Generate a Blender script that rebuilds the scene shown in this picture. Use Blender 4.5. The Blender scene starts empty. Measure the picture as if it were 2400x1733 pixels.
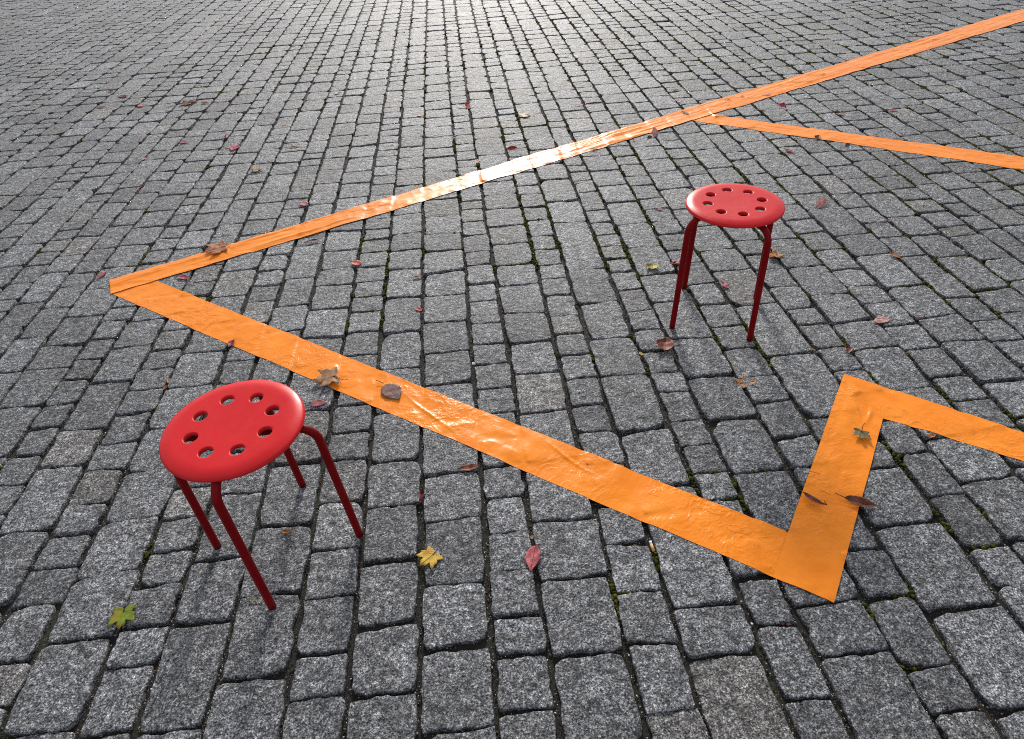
import bpy, math, random
import numpy as np
from mathutils import Vector, Matrix, noise
R = math.radians
random.seed(7); rng = np.random.default_rng(7)
scene = bpy.context.scene
COL = scene.collection

# ---------------------------------------------------------------- camera
CAM_H = 1.4498; PITCH = 0.70219; ROLL = -0.0758949; FPX = 1495.19
cp, sp = math.cos(PITCH), math.sin(PITCH)
fwd = Vector((0, cp, -sp)); up0 = Vector((0, sp, cp)); right0 = Vector((1, 0, 0))
cr, sr = math.cos(ROLL), math.sin(ROLL)
right = cr*right0 + sr*up0; upv = -sr*right0 + cr*up0
cam_data = bpy.data.cameras.new('camera'); cam = bpy.data.objects.new('camera', cam_data); COL.objects.link(cam)
m = Matrix((right, upv, -fwd)).transposed().to_4x4(); m.translation = Vector((0, 0, CAM_H)); cam.matrix_world = m
cam_data.sensor_fit = 'HORIZONTAL'; cam_data.sensor_width = 36.0; cam_data.lens = FPX/2400*36.0
cam_data.clip_start = 0.05; cam_data.clip_end = 400
scene.camera = cam

# ---------------------------------------------------------------- light
SUN_EL, SUN_AZ = 24.0, 1.0       # azimuth clockwise from +Y
world = bpy.data.worlds.new('World'); scene.world = world; world.use_nodes = True
wn = world.node_tree.nodes; bg = wn['Background']; sky = wn.new('ShaderNodeTexSky')
sky.sky_type = 'NISHITA'; sky.sun_disc = False; sky.sun_elevation = R(SUN_EL); sky.sun_rotation = R(SUN_AZ)
sky.dust_density = 2.0; sky.air_density = 1.0; sky.ozone_density = 1.5
hs = wn.new('ShaderNodeHueSaturation'); hs.inputs['Saturation'].default_value = .55      # thin high cloud
mx_ = wn.new('ShaderNodeMixRGB'); mx_.inputs[0].default_value = .6; mx_.inputs[2].default_value = (4.6, 4.8, 5.2, 1)
world.node_tree.links.new(sky.outputs[0], hs.inputs['Color']); world.node_tree.links.new(hs.outputs[0], mx_.inputs[1])
world.node_tree.links.new(mx_.outputs[0], bg.inputs[0]); bg.inputs[1].default_value = 0.085
sl = bpy.data.lights.new('sun', 'SUN'); sl.energy = 2.3; sl.angle = R(9); sl.color = (1.0, 0.96, 0.9)
so = bpy.data.objects.new('sun', sl); COL.objects.link(so)
so.rotation_euler = (-R(90-SUN_EL), 0, -R(SUN_AZ)); so.location = (0, 8, 5)
scene.view_settings.view_transform = 'Standard'; scene.view_settings.look = 'None'
scene.view_settings.gamma = 1.0; scene.view_settings.exposure = 0.86
scene.cycles.use_denoising = False; scene.cycles.filter_width = 1.0

# ---------------------------------------------------------------- helpers
def make_mesh(name, V, F, mat, parent=None, smooth=True, loc=None, rot=None):
    me = bpy.data.meshes.new(name)
    me.from_pydata([tuple(v) for v in V], [], [tuple(int(i) for i in f) for f in F])
    if mat: me.materials.append(mat)
    if smooth: me.polygons.foreach_set('use_smooth', [True]*len(me.polygons))
    me.update()
    o = bpy.data.objects.new(name, me); COL.objects.link(o)
    if parent: o.parent = parent
    if loc is not None: o.location = loc
    if rot is not None: o.rotation_euler = rot
    return o
def big_mesh(name, V, quads, tris, mat, attrs=None):
    me = bpy.data.meshes.new(name)
    V = np.asarray(V, np.float32); nq, nt = len(quads), len(tris)
    me.vertices.add(len(V)); me.vertices.foreach_set('co', V.ravel())
    idx = np.concatenate([np.asarray(quads, np.int32).ravel(), np.asarray(tris, np.int32).ravel()])
    me.loops.add(len(idx)); me.loops.foreach_set('vertex_index', idx)
    me.polygons.add(nq+nt)
    starts = np.concatenate([np.arange(nq)*4, nq*4+np.arange(nt)*3]).astype(np.int32)
    me.polygons.foreach_set('loop_start', starts)
    me.polygons.foreach_set('use_smooth', np.ones(nq+nt, bool))
    for k, a in (attrs or {}).items():
        at = me.attributes.new(k, 'FLOAT', 'POINT'); at.data.foreach_set('value', np.asarray(a, np.float32))
    me.materials.append(mat); me.update(calc_edges=True); me.validate()
    o = bpy.data.objects.new(name, me); COL.objects.link(o); return o
def tag(o, label=None, cat=None, group=None, kind=None):
    for k, v in (('label', label), ('category', cat), ('group', group), ('kind', kind)):
        if v: o[k] = v
    return o
class NT:
    def __init__(s, name):
        s.m = bpy.data.materials.new(name); s.m.use_nodes = True; s.t = s.m.node_tree
        s.b = s.t.nodes['Principled BSDF']
    def n(s, typ, **kw):
        nd = s.t.nodes.new('ShaderNode'+typ)
        for k, v in kw.items():
            if k in nd.inputs: nd.inputs[k].default_value = v
            else: setattr(nd, k, v)
        return nd
    def l(s, a, b): s.t.links.new(a, b)
    def noise(s, scale, detail=4, rough=.55, vec=None, dist=0.0):
        nd = s.n('TexNoise'); nd.inputs['Scale'].default_value = scale; nd.inputs['Detail'].default_value = detail
        nd.inputs['Roughness'].default_value = rough; nd.inputs['Distortion'].default_value = dist
        if vec is not None: s.l(vec, nd.inputs['Vector'])
        return nd.outputs['Fac']
    def math(s, op, a, b=None, clamp=False):
        nd = s.n('Math'); nd.operation = op; nd.use_clamp = clamp
        for i, v in enumerate((a, b)):
            if v is None: continue
            if isinstance(v, (int, float)): nd.inputs[i].default_value = v
            else: s.l(v, nd.inputs[i])
        return nd.outputs[0]
    def ramp(s, fac, stops):
        nd = s.n('ValToRGB'); e = nd.color_ramp.elements
        while len(e) < len(stops): e.new(0.5)
        for el, (p, c) in zip(e, stops):
            el.position = p; el.color = (c, c, c, 1) if isinstance(c, (int, float)) else (*c, 1)
        s.l(fac, nd.inputs[0]); return nd.outputs[0]
    def mix(s, fac, a, b, mode='MIX'):
        nd = s.n('MixRGB'); nd.blend_type = mode
        for i, v in zip((0, 1, 2), (fac, a, b)):
            if isinstance(v, (int, float)): nd.inputs[i].default_value = v if i == 0 else (v, v, v, 1)
            elif isinstance(v, tuple): nd.inputs[i].default_value = (*v, 1)
            else: s.l(v, nd.inputs[i])
        return nd.outputs[0]
    def bump(s, h, strength, distance, normal=None):
        nd = s.n('Bump'); nd.inputs['Strength'].default_value = strength; nd.inputs['Distance'].default_value = distance
        s.l(h, nd.inputs['Height'])
        if normal is not None: s.l(normal, nd.inputs['Normal'])
        return nd.outputs[0]
    def geo(s): return s.n('NewGeometry').outputs['Position']
    def objc(s): return s.n('TexCoord').outputs['Object']
    def attr(s, name):
        nd = s.n('Attribute'); nd.attribute_name = name; return nd.outputs['Fac']

# ---------------------------------------------------------------- materials
def granite():
    g = NT('granite'); P = g.geo(); tone = g.attr('tone'); rnd = g.attr('rnd')
    cmb = g.n('CombineXYZ'); g.l(g.math('MULTIPLY', rnd, 37.0), cmb.inputs[2])
    vec = g.n('VectorMath', operation='ADD'); g.l(P, vec.inputs[0]); g.l(cmb.outputs[0], vec.inputs[1]); Q = vec.outputs[0]
    grain = g.noise(210, 3, .75, Q)
    c = g.ramp(grain, [(.33, (.012, .013, .016)), (.45, (.062, .064, .072)), (.54, (.175, .178, .188)), (.66, (.54, .54, .54))])
    vo = g.n('TexVoronoi'); vo.inputs['Scale'].default_value = 330; g.l(Q, vo.inputs['Vector'])
    spk = g.ramp(vo.outputs['Color'], [(.62, 0.0), (.72, 1.0)])
    c = g.mix(g.math('MULTIPLY', spk, .38), c, (.42, .42, .42))
    spk2 = g.ramp(vo.outputs['Color'], [(.22, 1.0), (.30, 0.0)])
    c = g.mix(g.math('MULTIPLY', spk2, .45), c, (.02, .02, .025))
    blotch = g.ramp(g.noise(26, 5, .6, Q), [(.38, .72), (.62, 1.28)])
    c = g.mix(1.0, c, blotch, 'MULTIPLY')
    c = g.mix(1.0, c, g.ramp(g.noise(70, 4, .65, Q), [(.40, .50), (.60, 1.50)]), 'MULTIPLY')  # light and shade of the rough relief painted into the colour, backing the bump
    big = g.ramp(g.noise(1.1, 3, .5, P), [(.3, .92), (.7, 1.12)])
    c = g.mix(1.0, c, big, 'MULTIPLY')
    tn = g.n('CombineColor')
    for i in range(3): g.l(tone, tn.inputs[i])
    c = g.mix(1.0, c, tn.outputs[0], 'MULTIPLY')
    warm = g.ramp(rnd, [(.90, 0.0), (.93, 1.0)])
    c = g.mix(g.math('MULTIPLY', warm, .35), c, g.mix(1.0, c, (1.15, 1.02, .82), 'MULTIPLY'))
    # weathering: lichen spots and damp stains with their own outlines
    st = g.ramp(g.noise(9, 4, .6, Q), [(.64, 0.0), (.74, 1.0)])
    c = g.mix(g.math('MULTIPLY', st, .30), c, (.03, .03, .038))
    g.l(c, g.b.inputs['Base Color'])
    h1 = g.noise(38, 6, .62, Q); h2 = g.noise(150, 4, .7, Q)
    h3 = g.noise(85, 4, .6, Q, .6)
    n = g.bump(h1, 1.0, .017); n = g.bump(h3, 1.0, .0105, n); n = g.bump(h2, 1.0, .0045, n); n = g.bump(grain, .8, .0014, n)
    g.l(n, g.b.inputs['Normal']); g.b.inputs['Roughness'].default_value = .58
    g.b.inputs['Specular IOR Level'].default_value = .30
    return g.m
def soil():
    g = NT('joint_soil'); P = g.geo()
    c = g.ramp(g.noise(120, 5, .7, P), [(.3, (.004, .003, .0025)), (.52, (.010, .008, .006)), (.66, (.028, .022, .016)), (.8, (.16, .14, .12))])
    mo = g.ramp(g.noise(7, 4, .6, P), [(.5, 0.0), (.62, 1.0)])
    c = g.mix(g.math('MULTIPLY', mo, .6), c, (.022, .028, .006))
    g.l(c, g.b.inputs['Base Color']); g.b.inputs['Roughness'].default_value = .9
    g.l(g.bump(g.noise(180, 5, .7, P), 1.0, .004), g.b.inputs['Normal']); return g.m
def moss_mat():
    g = NT('moss_green'); r = g.attr('tone')
    c = g.ramp(r, [(0, (.012, .014, .003)), (.5, (.045, .048, .006)), (.85, (.11, .105, .014)), (1, (.17, .13, .03))])
    g.l(c, g.b.inputs['Base Color']); g.b.inputs['Roughness'].default_value = .95
    g.b.inputs['Specular IOR Level'].default_value = .15
    g.l(g.bump(g.noise(700, 3, .7, g.geo()), .8, .002), g.b.inputs['Normal']); return g.m
def grit_mat():
    g = NT('grit'); r = g.attr('tone')
    c = g.ramp(r, [(0, (.02, .015, .01)), (.45, (.07, .05, .035)), (.62, (.18, .08, .045)), (.75, (.22, .20, .17)), (.95, (.42, .41, .39)), (1, (.75, .74, .71))])
    g.l(c, g.b.inputs['Base Color']); g.b.inputs['Roughness'].default_value = .7; return g.m
def tape_mat(name, long_streak):
    g = NT(name); P = g.objc(); 
    mp = g.n('Mapping'); g.l(P, mp.inputs[0]); mp.inputs['Scale'].default_value = (.22, 1, 1) if long_streak else (1, .8, 1)
    V = mp.outputs[0]
    c = g.ramp(g.noise(9, 3, .5, V), [(.3, (.80, .215, .016)), (.7, (.88, .262, .026))])
    specks = g.ramp(g.noise(160, 2, .5, P), [(.755, 0.0), (.77, 1.0)])
    c = g.mix(g.math('MULTIPLY', specks, .5), c, (.10, .03, .01))
    dirt = g.ramp(g.noise(5, 4, .6, P), [(.55, 0.0), (.8, 1.0)])
    c = g.mix(g.math('MULTIPLY', dirt, .18), c, (.72, .27, .07))
    g.l(c, g.b.inputs['Base Color'])
    g.l(g.ramp(g.noise(14, 4, .6, P), [(.3, .24), (.7, .38)]), g.b.inputs['Roughness'])
    g.b.inputs['Specular IOR Level'].default_value = .11
    def ridge(sc, dist):
        f = g.noise(sc, 3, .5, V, dist)
        return g.math('POWER', g.math('SUBTRACT', 1.0, g.math('ABSOLUTE', g.math('MULTIPLY', g.math('SUBTRACT', f, .5), 6.0)), True), 2.0)
    zone = g.ramp(g.noise(3.2, 3, .5, P), [(.42, .08), (.64, 1.0)])
    h = g.noise(20, 4, .6, V, 1.0); n = g.bump(h, .25, .0045)
    n = g.bump(g.math('MULTIPLY', zone, g.math('ADD', ridge(13, 1.6), g.math('MULTIPLY', ridge(34, 1.0), .5))), .40, .0032, n)
    g.l(n, g.b.inputs['Normal']); return g.m
def red_mat(name, col, rough, spec):
    g = NT(name); P = g.objc()
    c = g.mix(g.ramp(g.noise(14, 4, .6, P), [(.35, 0.0), (.8, .35)]), col, tuple(min(1, v*1.25+.012) for v in col))
    dust = g.ramp(g.noise(60, 5, .7, P), [(.66, 0.0), (.85, .12)])
    c = g.mix(dust, c, tuple(min(1, v*1.3+.05) for v in col))
    g.l(c, g.b.inputs['Base Color'])
    g.l(g.ramp(g.noise(30, 4, .6, P), [(.3, rough-.05), (.7, rough+.08)]), g.b.inputs['Roughness'])
    g.b.inputs['Specular IOR Level'].default_value = spec
    g.l(g.bump(g.noise(900, 2, .5, P), .05, .0002), g.b.inputs['Normal']); return g.m
LEAFC = {
 'brown': (.20, .075, .032), 'brown2': (.21, .06, .028), 'brownpink': (.32, .11, .085), 'brownpink2': (.26, .075, .055), 'brownpurple': (.22, .085, .065),
 'brownred': (.24, .07, .05), 'darkbrown': (.055, .018, .013), 'darkbrown2': (.18, .065, .035), 'darkbrownred': (.13, .035, .03), 'darkpink': (.27, .035, .05),
 'darkred': (.14, .012, .012), 'dustypink': (.32, .075, .095), 'green': (.17, .23, .018), 'greengrey': (.19, .20, .075), 'greybrown': (.16, .11, .11),
 'greytan': (.36, .20, .10), 'magenta': (.42, .045, .11), 'olive': (.36, .30, .05), 'orange': (.50, .19, .07), 'orangebrown': (.40, .17, .06),
 'palepink': (.62, .33, .29), 'pink': (.46, .11, .145), 'purplebrown': (.125, .062, .062), 'red': (.45, .025, .022), 'redorange': (.50, .075, .04),
 'rosepink': (.50, .13, .14), 'rust': (.24, .08, .03), 'rusttan': (.42, .17, .085), 'straw': (.50, .38, .16), 'tan': (.42, .27, .12), 'yellow': (.70, .42, .075)}
def leaf_mat(name):
    base = LEAFC[name]; g = NT('leaf_'+name); P = g.objc()
    dk = tuple(v*.55 for v in base)
    lt = tuple(min(.9, v*1.35+.01) for v in base)
    c = g.mix(g.ramp(g.noise(55, 4, .6, P), [(.35, 0.0), (.65, 1.0)]), dk if name not in ('yellow', 'green') else tuple(v*.8 for v in base), lt)
    sx = g.n('SeparateXYZ'); g.l(P, sx.inputs[0]); x, y = sx.outputs[0], sx.outputs[1]
    ay = g.math('ABSOLUTE', y)
    mid = g.ramp(g.math('MULTIPLY', ay, 1000.0/3.0), [(.15, 1.0), (.4, 0.0)])
    w = g.math('FRACT', g.math('MULTIPLY', g.math('SUBTRACT', x, g.math('MULTIPLY', ay, .8)), 130.0))
    side = g.ramp(w, [(.0, 1.0), (.16, 0.0)])
    vein = g.math('MAXIMUM', mid, g.math('MULTIPLY', side, .6))
    vc = (.10, .17, .02) if name == 'yellow' else ((.32, .30, .05) if name == 'green' else tuple(v*.38 for v in base))
    c = g.mix(g.math('MULTIPLY', vein, .85), c, vc)
    if name in ('yellow', 'green'):
        e = g.ramp(g.noise(30, 3, .5, P), [(.5, 0.0), (.68, 1.0)]); c = g.mix(g.math('MULTIPLY', e, .45), c, (.45, .12, .03))
    g.l(c, g.b.inputs['Base Color']); g.b.inputs['Roughness'].default_value = .5
    g.b.inputs['Specular IOR Level'].default_value = .2
    g.l(g.bump(g.math('ADD', vein, g.noise(160, 4, .6, P)), .5, .001), g.b.inputs['Normal'])
    tr = g.n('BsdfTranslucent'); g.l(c, tr.inputs['Color'])       # thin leaves let the low sun through
    mx = g.n('MixShader'); mx.inputs[0].default_value = .35; g.l(g.b.outputs[0], mx.inputs[1]); g.l(tr.outputs[0], mx.inputs[2])
    g.l(mx.outputs[0], g.t.nodes['Material Output'].inputs['Surface']); return g.m
_lm = {}
LEAFC = {k: tuple(min(.85, q*1.12) for q in v) for k, v in LEAFC.items()}
LEAFC['purplebrown'] = (.25, .125, .10); LEAFC['greengrey'] = (.20, .17, .08)
def lmat(n):
    if n not in _lm: _lm[n] = leaf_mat(n)
    return _lm[n]
def plain(name, col, rough=.6):
    g = NT(name); P = g.objc()
    c = g.mix(g.ramp(g.noise(500, 3, .6, P), [(.3, 0.0), (.7, 1.0)]), tuple(v*.75 for v in col), col)
    g.l(c, g.b.inputs['Base Color']); g.b.inputs['Roughness'].default_value = rough; return g.m

# ---------------------------------------------------------------- the ground and the cobbles
# rows of setts run away from the camera; BOUNDS: the long joints as (across, along) points in metres,
# JOINTS: where the cross joints of each row lie (metres along the row)
BOUNDS = [[(-2.7949,5.7426)],
 [(-2.5998,5.685)],
 [(-2.4539,5.642)],
 [(-2.3141,5.6007)],
 [(-2.1385,5.5489)],
 [(-2.0175,5.5132)],
 [(-1.8808,3.1803),(-1.8619,5.4673)],
 [(-1.744,3.1517),(-1.712,5.423)],
 [(-1.5682,3.1149),(-1.537,5.3714)],
 [(-1.4525,1.9714),(-1.4423,3.0885),(-1.4251,5.3384)],
 [(-1.2907,1.9444),(-1.2848,3.0555),(-1.2763,5.2945)],
 [(-1.1561,1.2768),(-1.1566,1.922),(-1.1541,3.0282),(-1.1496,5.2571)],
 [(-0.9797,0.8373),(-0.9775,1.2514),(-0.9806,1.8926),(-0.9881,2.9934),(-0.9816,5.2075)],
 [(-0.8522,0.8212),(-0.8513,1.2334),(-0.8541,1.8715),(-0.8568,2.9659),(-0.8597,5.1715)],
 [(-0.6979,0.8017),(-0.6987,1.2117),(-0.7051,1.8466),(-0.7118,2.9355),(-0.704,5.1256)],
 [(-0.5305,0.7806),(-0.5306,1.1878),(-0.5351,1.8183),(-0.5344,2.8984),(-0.5404,5.0773)],
 [(-0.389,0.7627),(-0.3916,1.1681),(-0.3967,1.7951),(-0.3972,2.8696),(-0.4084,5.0384)],
 [(-0.2313,0.7429),(-0.2316,1.1453),(-0.2354,1.7682),(-0.2407,2.8368),(-0.2511,4.992)],
 [(-0.0621,0.7215),(-0.0523,1.1198),(-0.055,1.7381),(-0.0544,2.7978),(-0.0656,4.9372)],
 [(0.0687,0.705),(0.0692,1.1025),(0.0812,1.7154),(0.0666,2.7725),(0.0615,4.8997)],
 [(0.2475,0.6825),(0.2535,1.0763),(0.2521,1.6868),(0.2534,2.7334),(0.2381,4.8476)],
 [(0.376,0.6662),(0.3761,1.0589),(0.374,1.6665),(0.3763,2.7076),(0.3657,4.8099)],
 [(0.5485,0.6445),(0.5457,1.6378),(0.5507,2.6711),(0.5398,4.7586)],
 [(0.66,0.6304),(0.6592,1.0187),(0.6599,1.6188),(0.6622,2.6477),(0.657,4.724)],
 [(0.834,0.6085),(0.8333,0.9939),(0.8333,1.5898),(0.8268,2.6133),(0.8343,4.6717)],
 [(0.9545,0.9767),(0.965,1.5678),(0.96,2.5854),(0.9717,4.6311)],
 [(1.1455,1.5377),(1.1336,2.549),(1.1416,4.581)],
 [(1.2605,1.5185),(1.2699,2.5205),(1.2713,4.5427)],
 [(1.4319,1.4899),(1.4282,2.4873),(1.4356,4.4942)],
 [(1.5675,2.4581),(1.5649,4.4561)],
 [(1.7433,2.4213),(1.744,4.4032)],
 [(1.8707,2.3946),(1.8832,4.3622)],
 [(2.0312,4.3185)],
 [(2.1774,4.2753)],
 [(2.2909,4.2418)],
 [(2.449,4.1952)],
 [(2.5874,4.1544)],
 [(2.7413,4.1089)],
 [(2.8705,4.0708)],
 [(3.0358,4.0221)]]
JOINTS = {4:[3.771,3.935,4.079,4.249,4.412,4.586,4.752,4.908,5.073,5.247,5.407],
 5:[2.925,3.116,3.311,3.498,3.689,3.896,4.107,4.263,4.498,4.632,4.851,4.993,5.309],
 6:[2.612,2.729,2.836,2.958,3.068,3.197,3.381,3.594,3.754,3.891,4.057,4.211,4.308,4.469,4.593,4.801,4.972,5.187,5.44],
 7:[2.35,2.567,2.753,2.959,3.153,3.33,3.528,3.691,3.832,4.011,4.187,4.35,4.524,4.7,4.897,5.096,5.333],
 8:[2.037,2.168,2.293,2.392,2.586,2.754,2.882,2.995,3.132,3.259,3.365,3.464,3.574,3.683,3.903,4.081,4.166,4.313,4.398,4.504,4.689,4.847,4.97,5.143,5.338],
 9:[1.639,1.882,2.095,2.271,2.446,2.697,2.863,3.056,3.245,3.427,3.658,3.906,4.07,4.279,4.56,4.81,5.062,5.3],
 10:[1.195,1.307,1.444,1.56,1.695,1.819,1.932,2.052,2.174,2.292,2.422,2.539,2.677,2.816,2.956,3.082,3.225,3.378,3.461,3.586,3.718,3.872,3.96,4.098,4.226,4.345,4.486,4.712,4.863,5.066,5.259],
 11:[0.871,1.056,1.23,1.417,1.605,1.806,2.005,2.192,2.394,2.598,2.764,2.949,3.102,3.299,3.483,3.676,3.843,4.022,4.189,4.402,4.595,4.802,5.024,5.228],
 12:[0.883,0.999,1.103,1.212,1.328,1.476,1.644,1.799,1.931,2.165,2.323,2.452,2.581,2.712,2.943,3.102,3.199,3.318,3.419,3.525,3.635,3.765,3.866,3.955,4.047,4.168,4.277,4.39,4.594,4.812,4.939,5.059,5.208],
 13:[0.88,1.059,1.283,1.451,1.636,1.767,2.09,2.277,2.487,2.778,3.021,3.224,3.474,3.677,3.854,4.028,4.232,4.453,4.663,4.857,5.053],
 14:[0.931,1.15,1.379,1.613,1.845,2.022,2.217,2.395,2.536,2.7,2.89,3.091,3.269,3.443,3.612,3.822,4.004,4.182,4.41,4.589,4.78,5.017],
 15:[0.757,0.906,1.047,1.205,1.37,1.49,1.619,1.756,1.888,2.034,2.172,2.282,2.4,2.521,2.651,2.772,2.877,2.989,3.122,3.263,3.401,3.516,3.65,3.799,3.896,4.013,4.127,4.246,4.352,4.472,4.587,4.687,4.811,4.952,5.076],
 16:[0.811,0.986,1.17,1.342,1.556,1.783,2.002,2.247,2.476,2.635,2.803,3.004,3.178,3.349,3.574,3.749,3.921,4.097,4.286,4.442,4.656,4.844,5.045],
 17:[0.739,0.9,1.099,1.27,1.479,1.673,1.85,2.037,2.23,2.412,2.601,2.767,2.952,3.14,3.304,3.494,3.707,3.847,4.045,4.223,4.395,4.568,4.752,4.96,5.146],
 18:[0.699,0.794,0.919,1.036,1.156,1.275,1.384,1.505,1.625,1.75,1.868,2.003,2.159,2.291,2.441,2.557,2.717,2.858,2.986,3.078,3.209,3.305,3.405,3.523,3.626,3.764,3.885,4.029,4.147,4.27,4.39,4.535,4.635,4.804,4.937],
 19:[0.684,0.878,1.057,1.271,1.483,1.677,1.856,2.045,2.254,2.415,2.604,2.775,2.963,3.128,3.288,3.473,3.667,3.941,4.124,4.311,4.522,4.696,4.88],
 20:[0.689,0.819,0.96,1.085,1.233,1.372,1.495,1.625,1.758,1.886,1.999,2.144,2.277,2.389,2.516,2.644,2.812,2.946,3.094,3.204,3.378,3.477,3.601,3.732,3.854,3.975,4.084,4.215,4.334,4.449,4.631,4.802],
 21:[0.642,0.762,1.034,1.129,1.355,1.618,1.831,2.066,2.317,2.555,2.751,2.983,3.255,3.461,3.665,3.855,4.061,4.302,4.516,4.672,4.847],
 22:[0.694,0.822,0.933,1.059,1.161,1.269,1.379,1.515,1.614,1.73,1.855,1.981,2.135,2.27,2.38,2.487,2.593,2.716,2.84,2.935,3.05,3.197,3.315,3.406,3.529,3.658,3.779,4.005,4.118,4.338,4.546,4.715],
 23:[0.606,0.733,0.931,1.149,1.363,1.573,1.781,2.02,2.224,2.455,2.672,2.904,3.105,3.301,3.501,3.712,3.901,4.131,4.297,4.545,4.715],
 24:[0.727,0.861,0.991,1.143,1.262,1.417,1.541,1.691,1.83,1.97,2.123,2.283,2.408,2.547,2.674,2.798,2.919,3.07,3.19,3.348,3.463,3.62,3.749,3.86,4.011,4.235,4.399,4.52,4.647],
 25:[0.682,0.919,1.109,1.212,1.323,1.637,1.948,2.199,2.369,2.588,2.77,3.006,3.209,3.391,3.574,3.772,3.952,4.137,4.355,4.549],
 26:[0.99,1.144,1.285,1.402,1.524,1.647,1.785,1.888,2.04,2.177,2.297,2.422,2.571,2.696,2.829,2.96,3.13,3.255,3.361,3.507,3.632,3.764,3.878,4.015,4.15,4.332,4.547],
 27:[1.024,1.191,1.408,1.614,1.777,1.955,2.171,2.4,2.615,2.775,2.995,3.195,3.456,3.71,3.958,4.165,4.41],
 28:[1.202,1.327,1.444,1.596,1.729,1.872,1.994,2.119,2.278,2.435,2.56,2.712,2.843,2.955,3.079,3.269,3.377,3.513,3.672,3.833,4.024,4.209,4.347,4.482],
 29:[1.76,1.961,2.203,2.376,2.637,2.803,3.012,3.298,3.495,3.694,3.919,4.09,4.263,4.457],
 30:[1.85,2.02,2.165,2.323,2.462,2.614,2.763,2.982,3.116,3.383,3.507,3.717,3.902,4.073,4.237,4.399],
 31:[2.125,2.311,2.491,2.736,2.919,3.082,3.271,3.44,3.599,3.769,3.96,4.195],
 32:[2.279,2.363,2.501,2.634,2.755,2.901,3.109,3.241,3.395,3.56,3.704,3.857,4.028,4.252],
 33:[2.57,2.781,3.015,3.208,3.406,3.605,3.821,4.096],
 34:[2.695,2.886,3.083,3.313,3.521,3.665,3.818,4.038,4.184]}
TH = -0.0480909; cT, sT = math.cos(TH), math.sin(TH)
def xy(t, s): return t*cT + s*sT, -t*sT + s*cT
def ts(x, y): return x*cT - y*sT, x*sT + y*cT
S0, S1 = 0.05, 12.6
bounds = [([q[1] for q in k], [q[0] for q in k]) for k in BOUNDS]
rows = [dict(l=i, r=i+1, j=JOINTS.get(i)) for i in range(len(BOUNDS)-1)]
# the square goes on either side: rows of alternating width
tl = bounds[0][1][0]; ext_l = []
while tl > -9.0:
    w = random.choice((.125, .14, .17, .18)); tl -= w; ext_l.append(tl)
tr = bounds[-1][1][-1]; ext_r = []
while tr < 7.0:
    w = random.choice((.125, .14, .17, .18)); tr += w; ext_r.append(tr)
bounds = [([0.], [t]) for t in reversed(ext_l)] + bounds + [([0.], [t]) for t in ext_r]
NL = len(ext_l)
all_rows = []
for i in range(len(bounds)-1):
    k = i-NL
    j = list(JOINTS.get(k, [])) if 0 <= k < len(BOUNDS)-1 else []
    w = bounds[i+1][1][-1]-bounds[i][1][-1]
    typ = (.13 if w < .145 else .2)
    if not j: j = [3+random.random()*.2]
    while j[0] > S0: j.insert(0, j[0]-random.uniform(.72, 1.28)*typ)
    while j[-1] < S1: j.append(j[-1]+random.uniform(.72, 1.28)*typ)
    all_rows.append(j)
def btab(s): return np.array([np.interp(s, b[0], b[1]) for b in bounds])

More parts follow.
